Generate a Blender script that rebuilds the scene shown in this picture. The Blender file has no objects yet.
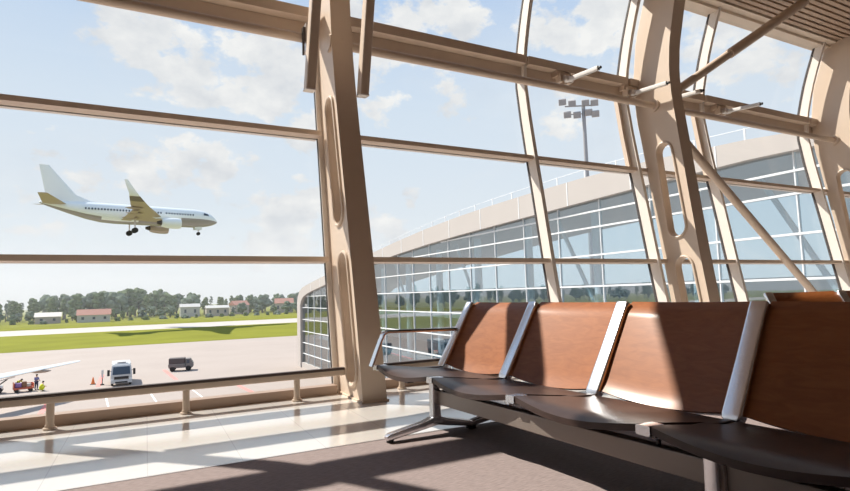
import bpy, bmesh, math, random
from mathutils import Vector, Matrix, noise as mnoise
PI = math.pi
random.seed(7)
SC = bpy.context.scene
COL = SC.collection

# ------------------------------------------------------------------ materials
def mat(name, col, rough=0.5, metal=0.0, coat=0.0, spec=0.5, var=0.0, vscale=8.0, bump=0.0, bscale=60.0, emit=None, coatr=0.1):
    m = bpy.data.materials.new(name); m.use_nodes = True
    nt = m.node_tree; b = nt.nodes['Principled BSDF']
    b.inputs['Base Color'].default_value = (*col, 1)
    b.inputs['Roughness'].default_value = rough
    b.inputs['Metallic'].default_value = metal
    b.inputs['Coat Weight'].default_value = coat
    b.inputs['Coat Roughness'].default_value = coatr
    b.inputs['Specular IOR Level'].default_value = spec
    if var or bump:
        tc = nt.nodes.new('ShaderNodeTexCoord')
    if var:
        n = nt.nodes.new('ShaderNodeTexNoise'); n.inputs['Scale'].default_value = vscale; n.inputs['Detail'].default_value = 5
        nt.links.new(tc.outputs['Object'], n.inputs['Vector'])
        mx = nt.nodes.new('ShaderNodeMix'); mx.data_type = 'RGBA'
        mx.inputs[6].default_value = (*[c * (1 - var) for c in col], 1)
        mx.inputs[7].default_value = (*[min(1, c * (1 + var)) for c in col], 1)
        nt.links.new(n.outputs['Fac'], mx.inputs[0]); nt.links.new(mx.outputs[2], b.inputs['Base Color'])
    if bump:
        n2 = nt.nodes.new('ShaderNodeTexNoise'); n2.inputs['Scale'].default_value = bscale; n2.inputs['Detail'].default_value = 4
        nt.links.new(tc.outputs['Object'], n2.inputs['Vector'])
        bp = nt.nodes.new('ShaderNodeBump'); bp.inputs['Strength'].default_value = bump; bp.inputs['Distance'].default_value = 0.01
        nt.links.new(n2.outputs['Fac'], bp.inputs['Height']); nt.links.new(bp.outputs['Normal'], b.inputs['Normal'])
    if emit:
        b.inputs['Emission Color'].default_value = (*col, 1); b.inputs['Emission Strength'].default_value = emit
    return m

def glass_mat(name, tint, refl=1.0, base_refl=0.0, rough=0.0, wav=0.0):
    m = bpy.data.materials.new(name); m.use_nodes = True
    nt = m.node_tree; nt.nodes.clear()
    out = nt.nodes.new('ShaderNodeOutputMaterial'); mix = nt.nodes.new('ShaderNodeMixShader')
    tr = nt.nodes.new('ShaderNodeBsdfTransparent'); tr.inputs['Color'].default_value = (*tint, 1)
    gl = nt.nodes.new('ShaderNodeBsdfGlossy'); gl.inputs['Roughness'].default_value = rough
    fr = nt.nodes.new('ShaderNodeFresnel'); fr.inputs['IOR'].default_value = 1.45
    ma = nt.nodes.new('ShaderNodeMath'); ma.operation = 'MULTIPLY_ADD'; ma.use_clamp = True
    ma.inputs[1].default_value = refl; ma.inputs[2].default_value = base_refl
    nt.links.new(fr.outputs[0], ma.inputs[0])
    ge = nt.nodes.new('ShaderNodeNewGeometry')          # reflect at the outer skin of each pane only, not again inside the glass
    ms = nt.nodes.new('ShaderNodeMath'); ms.operation = 'SUBTRACT'; ms.inputs[0].default_value = 1; nt.links.new(ge.outputs['Backfacing'], ms.inputs[1])
    mu = nt.nodes.new('ShaderNodeMath'); mu.operation = 'MULTIPLY'; nt.links.new(ma.outputs[0], mu.inputs[0]); nt.links.new(ms.outputs[0], mu.inputs[1])
    nt.links.new(mu.outputs[0], mix.inputs[0])
    nt.links.new(tr.outputs[0], mix.inputs[1]); nt.links.new(gl.outputs[0], mix.inputs[2])
    nt.links.new(mix.outputs[0], out.inputs[0])
    if wav:
        tc = nt.nodes.new('ShaderNodeTexCoord')
        n = nt.nodes.new('ShaderNodeTexNoise'); n.inputs['Scale'].default_value = 0.35; n.inputs['Detail'].default_value = 2
        nt.links.new(tc.outputs['Object'], n.inputs['Vector'])
        bp = nt.nodes.new('ShaderNodeBump'); bp.inputs['Strength'].default_value = wav; bp.inputs['Distance'].default_value = 0.05
        nt.links.new(n.outputs['Fac'], bp.inputs['Height']); nt.links.new(bp.outputs['Normal'], gl.inputs['Normal'])
    return m

def wood_mat(name, c1, c2, rough, coat, wrough=0.25, spec=.3):
    m = bpy.data.materials.new(name); m.use_nodes = True
    nt = m.node_tree; b = nt.nodes['Principled BSDF']
    tc = nt.nodes.new('ShaderNodeTexCoord'); mp = nt.nodes.new('ShaderNodeMapping')
    mp.inputs['Scale'].default_value = (5, 3.0, 14)
    n = nt.nodes.new('ShaderNodeTexNoise'); n.inputs['Scale'].default_value = 2.2; n.inputs['Detail'].default_value = 8
    n.inputs['Distortion'].default_value = 1.6
    mx = nt.nodes.new('ShaderNodeMix'); mx.data_type = 'RGBA'
    mx.inputs[6].default_value = (*c1, 1); mx.inputs[7].default_value = (*c2, 1)
    rmp = nt.nodes.new('ShaderNodeMapRange'); rmp.inputs[1].default_value = 0.3; rmp.inputs[2].default_value = 0.7
    nt.links.new(tc.outputs['Object'], mp.inputs['Vector']); nt.links.new(mp.outputs[0], n.inputs['Vector'])
    nt.links.new(n.outputs['Fac'], rmp.inputs[0]); nt.links.new(rmp.outputs[0], mx.inputs[0])
    nt.links.new(mx.outputs[2], b.inputs['Base Color'])
    b.inputs['Roughness'].default_value = rough; b.inputs['Specular IOR Level'].default_value = spec
    b.inputs['Coat Weight'].default_value = coat; b.inputs['Coat Roughness'].default_value = wrough
    return m

M = {}
M['paint'] = mat('beige_paint', (.70, .57, .46), .42, var=.04, vscale=5)
M['paint_light'] = mat('pale_frame_paint', (.85, .79, .73), .4, var=.03)
M['sill'] = mat('brown_sill_paint', (.36, .26, .20), .5)
M['gasket'] = mat('dark_gasket', (.05, .04, .04), .6)
M['glass'] = glass_mat('facade_glass', (.975, .985, .985), .55)
M['alu'] = mat('brushed_aluminium', (.80, .80, .83), .24, metal=1.0, bump=.05, bscale=90)
M['alu_dull'] = mat('dull_aluminium', (.62, .58, .56), .38, metal=.75)
M['steel_white'] = mat('white_metal', (.82, .80, .78), .35)
M['black'] = mat('black_plastic', (.015, .014, .016), .45)
M['wood'] = wood_mat('varnished_red_brown_wood', (.25, .076, .020), (.325, .108, .031), .52, .12, .2, .24)
M['pan'] = wood_mat('dark_seat_shell', (.048, .029, .025), (.066, .040, .033), .42, .16, .28, .3)
M['beam'] = mat('bronze_beam', (.30, .25, .22), .42, metal=.35)
M['clamp'] = mat('pale_clamp', (.82, .74, .69), .35)
M['dark_steel'] = mat('dark_steel', (.07, .06, .06), .4, metal=.5)
M['rail_top'] = mat('dark_brown_strip', (.055, .035, .03), .55)  # dark brown for the strip along the rail top
M['rail'] = mat('rail_paint', (.56, .45, .36), .35, var=.05)
M['wall'] = mat('warm_wall', (.36, .31, .28), .8, var=.04)
M['ceil'] = mat('ceiling_panel', (.78, .64, .52), .8)
M['slat'] = mat('ceiling_slat', (.50, .38, .29), .5, var=.05)
M['header'] = mat('header_paint', (.84, .74, .63), .5)

def floor_tile():
    m = bpy.data.materials.new('polished_cream_tile'); m.use_nodes = True
    nt = m.node_tree; b = nt.nodes['Principled BSDF']
    tc = nt.nodes.new('ShaderNodeTexCoord')
    mp = nt.nodes.new('ShaderNodeMapping'); mp.inputs['Location'].default_value = (.42, .6, 0); mp.inputs['Rotation'].default_value = (0, 0, 0)
    br = nt.nodes.new('ShaderNodeTexBrick'); br.offset = 0.0
    br.inputs['Color1'].default_value = (.80, .765, .73, 1); br.inputs['Color2'].default_value = (.78, .745, .71, 1)
    br.inputs['Mortar'].default_value = (.64, .61, .58, 1); br.inputs['Scale'].default_value = 1.0
    br.inputs['Brick Width'].default_value = .44; br.inputs['Row Height'].default_value = 1.2; br.inputs['Mortar Size'].default_value = .0028
    n = nt.nodes.new('ShaderNodeTexNoise'); n.inputs['Scale'].default_value = 30; n.inputs['Detail'].default_value = 6
    mx = nt.nodes.new('ShaderNodeMix'); mx.data_type = 'RGBA'; mx.blend_type = 'MULTIPLY'; mx.inputs[0].default_value = .12
    nt.links.new(tc.outputs['Object'], mp.inputs['Vector']); nt.links.new(mp.outputs[0], br.inputs['Vector'])
    nt.links.new(tc.outputs['Object'], n.inputs['Vector'])
    nt.links.new(br.outputs['Color'], mx.inputs[6]); nt.links.new(n.outputs['Color'], mx.inputs[7])
    nt.links.new(mx.outputs[2], b.inputs['Base Color'])
    b.inputs['Roughness'].default_value = .20; b.inputs['Specular IOR Level'].default_value = .6
    b.inputs['Coat Weight'].default_value = .8; b.inputs['Coat Roughness'].default_value = .10; b.inputs['Coat IOR'].default_value = 1.65
    return m
M['tile'] = floor_tile()

def carpet_mat():
    m = bpy.data.materials.new('ribbed_brown_carpet'); m.use_nodes = True
    nt = m.node_tree; b = nt.nodes['Principled BSDF']
    tc = nt.nodes.new('ShaderNodeTexCoord')
    mp = nt.nodes.new('ShaderNodeMapping'); mp.inputs['Scale'].default_value = (8, 60, 1); mp.inputs['Rotation'].default_value = (0, 0, .5)
    n = nt.nodes.new('ShaderNodeTexNoise'); n.inputs['Scale'].default_value = 3.0; n.inputs['Detail'].default_value = 4
    mx = nt.nodes.new('ShaderNodeMix'); mx.data_type = 'RGBA'
    mx.inputs[6].default_value = (.225, .180, .175, 1); mx.inputs[7].default_value = (.34, .275, .265, 1)
    rm = nt.nodes.new('ShaderNodeMapRange'); rm.inputs[1].default_value = .32; rm.inputs[2].default_value = .68
    bp = nt.nodes.new('ShaderNodeBump'); bp.inputs['Strength'].default_value = .35; bp.inputs['Distance'].default_value = .004
    nt.links.new(tc.outputs['Object'], mp.inputs['Vector']); nt.links.new(mp.outputs[0], n.inputs['Vector'])
    nt.links.new(n.outputs['Fac'], rm.inputs[0]); nt.links.new(rm.outputs[0], mx.inputs[0])
    nt.links.new(mx.outputs[2], b.inputs['Base Color']); nt.links.new(n.outputs['Fac'], bp.inputs['Height'])
    nt.links.new(bp.outputs['Normal'], b.inputs['Normal'])
    b.inputs['Roughness'].default_value = .9; b.inputs['Specular IOR Level'].default_value = .25
    return m
M['carpet'] = carpet_mat()

# exterior
M['apron'] = mat('apron_concrete', (.37, .31, .275), .85, var=.10, vscale=.12)
M['taxi'] = mat('taxiway_concrete', (.46, .42, .385), .85, var=.05, vscale=.1)
M['grass'] = mat('mown_grass', (.195, .20, .022), .95, spec=.1, var=.28, vscale=.09)
M['red_line'] = mat('red_line_paint', (.75, .25, .22), .8)
M['white_line'] = mat('white_line_paint', (.85, .83, .8), .8)
M['bglass'] = glass_mat('terminal_glass', (.78, .88, .93), .6, .30, .0, .03)
M['bwhite'] = mat('white_cladding', (.50, .46, .43), .6, var=.04, vscale=.6)
M['bframe'] = mat('white_aluminium_frame', (.80, .82, .83), .5)
M['binside'] = mat('interior_plaster', (.80, .84, .87), .8)
M['bfloor'] = mat('interior_floor', (.35, .38, .40), .7)
M['pole'] = mat('galvanised_pole', (.33, .32, .33), .5, metal=.3)
M['lamp'] = mat('floodlight_housing', (.36, .335, .33), .5)
M['plane_white'] = mat('aircraft_white', (.80, .84, .84), .3, coat=.3)
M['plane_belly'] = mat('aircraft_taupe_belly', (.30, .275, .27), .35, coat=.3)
M['plane_wing'] = mat('aircraft_wing_shade_tan', (.40, .33, .26), .45)  # tan has the underside shade and ground bounce put into the wing colour
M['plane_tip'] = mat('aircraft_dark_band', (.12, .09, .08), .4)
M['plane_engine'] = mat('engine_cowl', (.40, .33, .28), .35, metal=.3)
M['window_dark'] = mat('dark_window', (.05, .07, .10), .15)
M['tyre'] = mat('tyre', (.025, .024, .024), .8)
M['truck_white'] = mat('truck_white', (.58, .58, .58), .35)
M['truck_grey'] = mat('truck_grey', (.20, .185, .18), .5)
M['canvas'] = mat('dark_canvas', (.10, .085, .085), .8)
M['cart_red'] = mat('cart_red', (.52, .12, .07), .5)
M['hivis'] = mat('hivis_yellow', (.72, .75, .03), .7)
M['orange'] = mat('cone_orange', (.80, .22, .06), .6)
M['navy'] = mat('navy_cloth', (.05, .06, .13), .8)
M['blue'] = mat('blue_cloth', (.16, .17, .38), .8)
M['skin'] = mat('skin', (.55, .33, .23), .6)
M['hair'] = mat('dark_hair', (.03, .02, .015), .7)
M['bag1'] = mat('purple_bag', (.28, .16, .40), .6)
M['bag2'] = mat('brown_bag', (.22, .11, .06), .6)
M['bag3'] = mat('pale_bag', (.6, .55, .5), .6)
M['leaf'] = [mat('foliage_%d' % i, c, .9, spec=.1, var=.35, vscale=.5) for i, c in enumerate(
    [(.15, .19, .095), (.18, .215, .10), (.17, .205, .145), (.19, .22, .17), (.18, .21, .18)])]
M['trunk'] = mat('bark', (.10, .07, .05), .9)
M['roof_red'] = mat('red_tile_roof', (.42, .20, .15), .8)
M['house_wall'] = mat('house_render', (.42, .37, .34), .8)
M['house_white'] = mat('house_whitewash', (.50, .49, .47), .8)

# ------------------------------------------------------------------ mesh builder
class MB:
    def __init__(s): s.v = []; s.f = []; s.mi = []
    def add(s, vs, fs, mi=0):
        o = len(s.v); s.v += [tuple(v) for v in vs]
        s.f += [tuple(i + o for i in f) for f in fs]; s.mi += [mi] * len(fs)
        return s
    def box(s, c, d, rot=None, mi=0):
        x, y, z = d[0] / 2, d[1] / 2, d[2] / 2
        vs = [Vector(p) for p in ((-x, -y, -z), (x, -y, -z), (x, y, -z), (-x, y, -z), (-x, -y, z), (x, -y, z), (x, y, z), (-x, y, z))]
        if rot is not None: vs = [rot @ v for v in vs]
        return s.add([v + Vector(c) for v in vs], [(0, 3, 2, 1), (4, 5, 6, 7), (0, 1, 5, 4), (1, 2, 6, 5), (2, 3, 7, 6), (3, 0, 4, 7)], mi)
    def bb(s, a, b, mi=0):
        return s.box([(a[i] + b[i]) / 2 for i in range(3)], [abs(b[i] - a[i]) for i in range(3)], mi=mi)
    def rings(s, rs, cap=True, mi=0, closed=False):
        n = len(rs[0]); vs = [p for r in rs for p in r]; fs = []
        m = len(rs)
        for i in range(m if closed else m - 1):
            a, b = i * n, ((i + 1) % m) * n
            for j in range(n):
                k = (j + 1) % n
                fs.append((a + j, a + k, b + k, b + j))
        if cap and not closed:
            fs.append(tuple(range(n - 1, -1, -1))); fs.append(tuple((m - 1) * n + j for j in range(n)))
        return s.add(vs, fs, mi)
    def tube(s, pts, r, n=12, mi=0, closed=False, sq=None):
        """round tube, or a rounded flat bar when sq = (half width along side, half thickness)"""
        pts = [Vector(p) for p in pts]; rs = []
        m = len(pts); up = None
        for i, p in enumerate(pts):
            if closed: t = pts[(i + 1) % m] - pts[i - 1]
            else: t = pts[min(i + 1, m - 1)] - pts[max(i - 1, 0)]
            t.normalize()
            if up is None:
                up = Vector((0, 0, 1)) if abs(t.z) < .9 else Vector((0, 1, 0))
            a = t.cross(up)
            if a.length < 1e-4: a = t.cross(Vector((1, 0, 0)))
            a.normalize(); b = a.cross(t).normalized(); up = b
            rr = r[i] if isinstance(r, (list, tuple)) else r
            ring = []
            for k in range(n):
                th = 2 * PI * k / n
                ring.append(p + a * rr * math.cos(th) + b * rr * math.sin(th))
            rs.append(ring)
        return s.rings(rs, True, mi, closed)
    def bar(s, pts, side, w, t, mi=0):
        """flat bar swept along pts; side = width direction, w width, t thickness; rounded section"""
        pts = [Vector(p) for p in pts]; side = Vector(side).normalized(); rs = []
        m = len(pts)
        for i, p in enumerate(pts):
            tg = (pts[min(i + 1, m - 1)] - pts[max(i - 1, 0)]).normalized()
            nn = side.cross(tg).normalized()
            ww = w[i] if isinstance(w, (list, tuple)) else w
            tt = t[i] if isinstance(t, (list, tuple)) else t
            rs.append([p + side * ww / 2 * a + nn * tt / 2 * b for a, b in rrect()])
        return s.rings(rs, True, mi)
    def lathe(s, prof, c, axis='z', n=24, mi=0):
        rs = []
        for h, r in prof:
            ring = []
            for k in range(n):
                th = 2 * PI * k / n; a, b = r * math.cos(th), r * math.sin(th)
                p = {'z': (a, b, h), 'x': (h, a, b), 'y': (b, h, a)}[axis]
                ring.append(Vector(p) + Vector(c))
            rs.append(ring)
        return s.rings(rs, True, mi)
    def grid(s, fn, nu, nv, th, mi=0):
        """closed thin shell over fn(u,v) -> (point, normal)"""
        top = []; bot = []
        for i in range(nu + 1):
            for j in range(nv + 1):
                p, nn = fn(i / nu, j / nv); p = Vector(p); nn = Vector(nn)
                top.append(p); bot.append(p - nn * th)
        N = len(top); w = nv + 1; fs = []
        for i in range(nu):
            for j in range(nv):
                a = i * w + j
                fs.append((a, a + w, a + w + 1, a + 1)); fs.append((N + a, N + a + 1, N + a + w + 1, N + a + w))
        for i in range(nu):
            a = i * w; fs.append((a, N + a, N + a + w, a + w)); a = i * w + nv; fs.append((a, a + w, N + a + w, N + a))
        for j in range(nv):
            a = j; fs.append((a, a + 1, N + a + 1, N + a)); a = nu * w + j; fs.append((a, N + a, N + a + 1, a + 1))
        return s.add(top + bot, fs, mi)
    def build(s, name, m, parent=None, smooth=35, origin=(0, 0, 0), bevel=0):
        me = bpy.data.meshes.new(name)
        o0 = Vector(origin)
        me.from_pydata([Vector(v) - o0 for v in s.v], [], s.f)
        for x in (m if isinstance(m, (list, tuple)) else [m]): me.materials.append(x)
        if isinstance(m, (list, tuple)): me.polygons.foreach_set('material_index', s.mi)
        bm = bmesh.new(); bm.from_mesh(me)
        bmesh.ops.recalc_face_normals(bm, faces=bm.faces); bm.to_mesh(me); bm.free()
        if smooth:
            me.polygons.foreach_set('use_smooth', [True] * len(me.polygons))
            me.set_sharp_from_angle(angle=math.radians(smooth))
        ob = bpy.data.objects.new(name, me); COL.objects.link(ob)
        if parent is not None: ob.parent = parent
        else: ob.location = o0
        if bevel:
            b = ob.modifiers.new('bevel', 'BEVEL'); b.width = bevel; b.segments = 2; b.limit_method = 'ANGLE'
        return ob

def rrect(k=.72):
    # unit rounded rectangle outline in [-1,1]^2
    out = []
    for cx, cy, a0 in ((k, k, 0), (-k, k, 90), (-k, -k, 180), (k, -k, 270)):
        for a in (0, 30, 60, 90):
            t = math.radians(a0 + a); out.append((cx + (1 - k) * math.cos(t), cy + (1 - k) * math.sin(t)))
    return out

def tag(o, label, cat, group=None, kind=None):
    o['label'] = label; o['category'] = cat
    if group: o['group'] = group
    if kind: o['kind'] = kind
    return o
def empty(name, loc=(0, 0, 0), rz=0, label=None, cat=None, group=None, kind=None):
    o = bpy.data.objects.new(name, None); COL.objects.link(o)
    o.location = loc; o.rotation_euler = (0, 0, rz); o.empty_display_size = .1
    if label: tag(o, label, cat, group)
    if kind: o['kind'] = kind
    return o
def struct(o): o['kind'] = 'structure'; return o
def copy_tree(o, parent=None):
    c = o.copy(); COL.objects.link(c)
    if parent is not None: c.parent = parent; c.matrix_parent_inverse = o.matrix_parent_inverse
    for ch in list(o.children): copy_tree(ch, c)
    return c
def lerp(pts, x):
    if x <= pts[0][0]: return pts[0][1]
    for (a, b), (c, d) in zip(pts, pts[1:]):
        if x <= c: return b + (d - b) * (x - a) / (c - a)
    return pts[-1][1]

# ------------------------------------------------------------------ camera
cam_d = bpy.data.cameras.new('camera'); cam = bpy.data.objects.new('camera', cam_d); COL.objects.link(cam)
c0 = (425., 245.5); v1 = (146., 302.); v2 = (1480., 265.)
F = math.sqrt(-((v1[0] - c0[0]) * (v2[0] - c0[0]) + (v1[1] - c0[1]) * (v2[1] - c0[1])))
H = .83
dY = Vector((v1[0] - c0[0], v1[1] - c0[1], F)).normalized()
dX = Vector((v2[0] - c0[0], v2[1] - c0[1], F)).normalized(); dX = (dX - dX.dot(dY) * dY).normalized()
dZ = dX.cross(dY)
if dZ.y > 0: dZ = -dZ
rt = Vector((dX.x, dY.x, dZ.x)); dn = Vector((dX.y, dY.y, dZ.y)); fw = Vector((dX.z, dY.z, dZ.z))
mm = Matrix.Identity(4)
for i in range(3): mm[i][0] = rt[i]; mm[i][1] = -dn[i]; mm[i][2] = -fw[i]
mm[2][3] = H
cam.matrix_world = mm
cam_d.sensor_width = 36; cam_d.lens = F / 850 * 36; cam_d.clip_end = 4000; cam_d.clip_start = .05
SC.camera = cam

# ------------------------------------------------------------------ room shell
XL, XR, YB = -7.6, 16.4, -5.0
ZC = 4.90
PROF = [(0, 4.669), (.705, 4.799), (1.17, 4.88), (2.11, 5.037), (2.4, 5.09), (2.9, 5.172), (3.4, 5.238), (3.6, 5.225), (3.85, 5.18), (4.2, 5.085), (4.5, 4.985), (4.9, 4.83)]
def YG(z): return lerp(PROF, z)

struct(MB().bb((XL, 2.985, -.3), (XR, 4.80, 0)).build('floor', M['tile'], smooth=0))
struct(MB().bb((XL, YB, -.3), (XR, 2.985, .002)).build('floor_carpet', M['carpet'], smooth=0))
struct(MB().bb((XL, 2.978, -.01), (XR, 2.992, .004)).build('trim_1', M['alu_dull'], smooth=0))
ce = struct(MB().bb((XL, YB, ZC + .06), (XR, 5.08, ZC + .3)).build('ceiling', M['ceil'], smooth=0))
sl = MB()
y = 4.585
while y > YB + .1:
    sl.bb((XL + .02, y - .062, ZC), (XR - .02, y, ZC + .05)); y -= .098
sl.build('ceiling_slats', M['slat'], ce, smooth=0)
hd = MB().bb((XL, 4.61, ZC - .02), (XR, 4.90, ZC + .06)).bb((XL, 4.72, ZC - .065), (XR, 4.90, ZC - .02))
struct(hd.build('trim_2', M['header'], smooth=0))
struct(MB().bb((XL, YB - .2, -.3), (XR, YB, ZC + .3)).build('wall_back', M['wall'], smooth=0))
struct(MB().bb((XL - .2, YB, -.3), (XL, 4.6, ZC + .3)).build('wall_left', M['wall'], smooth=0))
struct(MB().bb((XR, YB, -.3), (XR + .2, 4.9, ZC + .3)).build('wall_right', M['wall'], smooth=0))

# ------------------------------------------------------------------ leaning glass facade: one window structure per bay
MULL = [-7.5, -5.3, -2.85, -1.25, 1.468, 4.03, 5.75, 7.34, 10.1, 11.7, 14.45, 16.3]
TR = [1.17, 2.40, 3.58]
def zs(a, b, n=8): return [a + (b - a) * i / n for i in range(n + 1)]
def fin(mb, x0, x1, ya, yb, z0, z1, n=16):
    mb.rings([[Vector((x0, YG(z) + ya, z)), Vector((x1, YG(z) + ya, z)), Vector((x1, YG(z) + yb, z)), Vector((x0, YG(z) + yb, z))] for z in zs(z0, z1, n)])
for i in range(len(MULL) - 1):
    xa, xb = MULL[i], MULL[i + 1]
    org = (xa, 4.67, 0)
    w = MB(); fin(w, xa, xa + .05, -.15 if xa != 1.468 else -.028, -.012, 0, ZC, 22)
    root = struct(w.build('window_%d' % (i + 1), M['paint_light'], smooth=30, origin=org))
    g = MB(); fin(g, xa - .006, xa + .056, -.012, .012, 0, ZC, 22); fin(g, xa + .004, xa + .05, .012, .028, 0, ZC, 22)
    g.build('mullion_cap', M['gasket'], root, 30, origin=org)
    MB().bb((xa + .05, 4.56, 0), (xb, 4.67, .075)).build('sill', M['sill'], root, 0, origin=org)
    for k, zt in enumerate(TR):
        t = MB()
        if k < 2:
            t.rings([[Vector((x, YG(zt) + a, zt + b)) for a, b in ((-.125, -.022), (-.02, -.03), (-.02, .03), (-.125, .024))] for x in (xa + .05, xb)])
        else:
            t.rings([[Vector((x, YG(zt) + a, zt + b)) for a, b in ((-.205, -.008), (-.02, -.02), (-.02, .12), (-.205, .092))] for x in (xa + .05, xb)])
            t.rings([[Vector((x, YG(zt) + a, zt + b)) for a, b in ((-.10, -.135), (-.02, -.135), (-.02, -.018), (-.10, -.018))] for x in (xa + .05, xb)])
        to = t.build('transom', M['paint'], root, 0, origin=org)
        t = MB().rings([[Vector((x, YG(zt) + a, zt + b)) for a, b in ((-.02, -.022), (.014, -.022), (.014, .022), (-.02, .022))] for x in (xa + .05, xb)])
        t.build('transom_gasket', M['gasket'], to, 0, origin=org)
        t = MB().rings([[Vector((x, YG(zt) + a, zt + b)) for a, b in ((.014, -.03), (.07, -.03), (.07, .03), (.014, .03))] for x in (xa + .05, xb)])
        t.build('transom_cap', M['paint_light'], to, 0, origin=org)
    for z0, z1 in ((.06, 1.15), (1.19, 2.38), (2.42, 3.56), (3.60, ZC)):
        p = MB(); fin(p, xa + .05, xb, -.006, .006, z0, z1, 10)
        p.build('glass_pane', M['glass'], root, 40, origin=org)
    # sash of the opening lights between the second and third transom
    if xb not in (5.75, 7.34): continue
    s = MB()
    z0, z1 = 2.43, 3.51
    fin(s, xb - .07, xb - .02, -.07, -.008, z0, z1, 8); fin(s, xa + .06, xa + .10, -.07, -.008, z0, z1, 8)
    s.build('sash_frame', M['paint'], root, 30, origin=org)
fw_ = MB(); fin(fw_, XR - .1, XR, -.15, .05, 0, ZC); struct(fw_.build('trim_3', M['paint_light'], smooth=30))

# ------------------------------------------------------------------ curved steel columns
def slot_path(cy0, cz0, cy1, cz1, r0, r1, n=12):
    """rounded slot whose axis runs from (cy0,cz0) low to (cy1,cz1) high"""
    a = Vector((cy0, cz0)); b = Vector((cy1, cz1)); t = (b - a).normalized(); nn = Vector((t.y, -t.x))
    out = []
    for k in range(n + 1):
        th = PI * k / n; out.append(b + nn * r1 * math.cos(th) + t * r1 * math.sin(th))
    for k in range(n + 1):
        th = PI + PI * k / n; out.append(a + nn * r0 * math.cos(th) + t * r0 * math.sin(th))
    return out
def column(xl, inner, outer, slots, label):
    W = .19; WEB = .095; xc = xl + W / 2
    org = Vector((xc, inner(0) + .2, 0))
    root = empty('steel_column', org, 0, label, 'column', 'curved steel columns of the glass wall', 'thing')
    zz = zs(0, ZC - .002, 40)
    prof = [(inner(z), z) for z in zz] + [(outer(z), z) for z in reversed(zz)]
    cu = bpy.data.curves.new('c', 'CURVE'); cu.dimensions = '2D'; cu.fill_mode = 'BOTH'; cu.extrude = WEB / 2 - .012
    cu.bevel_depth = .012; cu.bevel_resolution = 2
    for loop in [prof] + slots:
        sp = cu.splines.new('POLY'); sp.points.add(len(loop) - 1); sp.use_cyclic_u = True
        for q, (yy, z) in zip(sp.points, loop): q.co = (yy - org.y, z, 0, 1)
    tmp = bpy.data.objects.new('c', cu); COL.objects.link(tmp)
    me = bpy.data.meshes.new_from_object(tmp)
    bpy.data.objects.remove(tmp)
    me.transform(Matrix(((0, 0, 1, (WEB - W) / 2), (1, 0, 0, 0), (0, 1, 0, 0), (0, 0, 0, 1))))
    me.materials.clear(); me.materials.append(M['paint'])
    me.polygons.foreach_set('use_smooth', [True] * len(me.polygons)); me.set_sharp_from_angle(angle=math.radians(30))
    wb = bpy.data.objects.new('web', me); COL.objects.link(wb); wb.parent = root
    f = MB(); f.rings([[Vector((xl - .006, inner(z) - .018, z)), Vector((xl + W + .006, inner(z) - .018, z)), Vector((xl + W + .006, inner(z) - .002, z)), Vector((xl - .006, inner(z) - .002, z))] for z in zz])
    f.build('inner_flange', M['paint'], root, 30, origin=org)
    for sl_ in slots:
        r = MB()
        for xx in (xl - .004, xl + WEB + .004):
            r.tube([(xx, a, b) for a, b in sl_], .016, 8, closed=True)
        r.build('slot_rim', M['paint'], root, 40, origin=org)
    b = MB().bb((xl - .02, inner(0) - .03, 0), (xl + W + .02, outer(0) + .0, .012)); b.build('base_plate', M['paint'], root, 0, origin=org)
    for xx in (xl - .004, xl + WEB + .004):
        d = MB().lathe([(-.016, .085), (.016, .085)], (xx, 4.80, 3.235), 'x', 20)
        d.build('tube_flange', M['paint'], root, 30, origin=org)
    return root
IN1 = [(z, y_ * .981 + .02 * max(0, .6 - z)) for z, y_ in ((0, 4.13), (.6, 4.255), (1.22, 4.395), (1.8, 4.53), (2.4, 4.67), (2.8, 4.755), (3.1, 4.81), (3.4, 4.85), (3.73, 4.88), (4.1, 4.885), (4.5, 4.84), (4.9, 4.74))]
IN2 = [(0, 4.12), (.55, 4.21), (1.2, 4.30), (2.0, 4.395), (2.68, 4.47), (3.02, 4.51), (3.3, 4.54), (3.61, 4.553), (3.97, 4.52), (4.5, 4.40), (4.9, 4.26)]
def in1(z): return lerp(IN1, z)
def out1(z): return YG(z) - .03
def in2(z): return lerp(IN2, z)
OUT2 = [(0, 4.665), (.65, 4.73), (2.84, 5.04), (3.13, 5.09), (3.63, 5.11), (4.2, 5.03), (4.74, 4.84), (4.9, 4.76)]
def out2(z): return min(lerp(OUT2, z), YG(z) - .02)
def slots_for(inn, off, r):
    return [slot_path(inn(.1 + r) + off, .1 + r, inn(1.22 - r) + off, 1.22 - r, r, r * .95),
            slot_path(inn(1.46 + r) + off, 1.46 + r, inn(2.72 - r) + off, 2.72 - r, r, r * .9)]
column(1.515, in1, out1, slots_for(in1, .20, .125), 'slotted beige steel column rising beside the end of the floor rail')
column(5.95, in2, out2, slots_for(in2, .235, .135), 'slotted curved beige steel column that both diagonal tubes spring from')
column(10.32, in2, out2, slots_for(in2, .235, .135), 'cut-off curved beige column at the end of the slatted ceiling')
column(14.7, in2, out2, slots_for(in2, .235, .135), 'beige steel column past the last window beyond the slatted ceiling')
column(-2.8, in2, out2, slots_for(in2, .235, .135), 'beige steel column standing before the open end of the floor rail')

# round tubes under the third transom, from column to column
for xa, xb, lb in ((-2.6, 1.27, 'round beige tube along the glass above the flying airliner'), (1.615, 5.94, 'round beige tube between the slotted column and the braced column'),
                   (6.05, 10.31, 'round beige tube under the glass, crossed by the rising diagonal strut')):
    o = MB().tube([(xa, 4.80, 3.235), (xb, 4.80, 3.235)], .043, 16).build('transom_tube', M['paint'], smooth=40, origin=((xa + xb) / 2, 4.80, 3.235))
    tag(o, lb, 'tube', 'round tubes spanning the columns')
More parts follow.
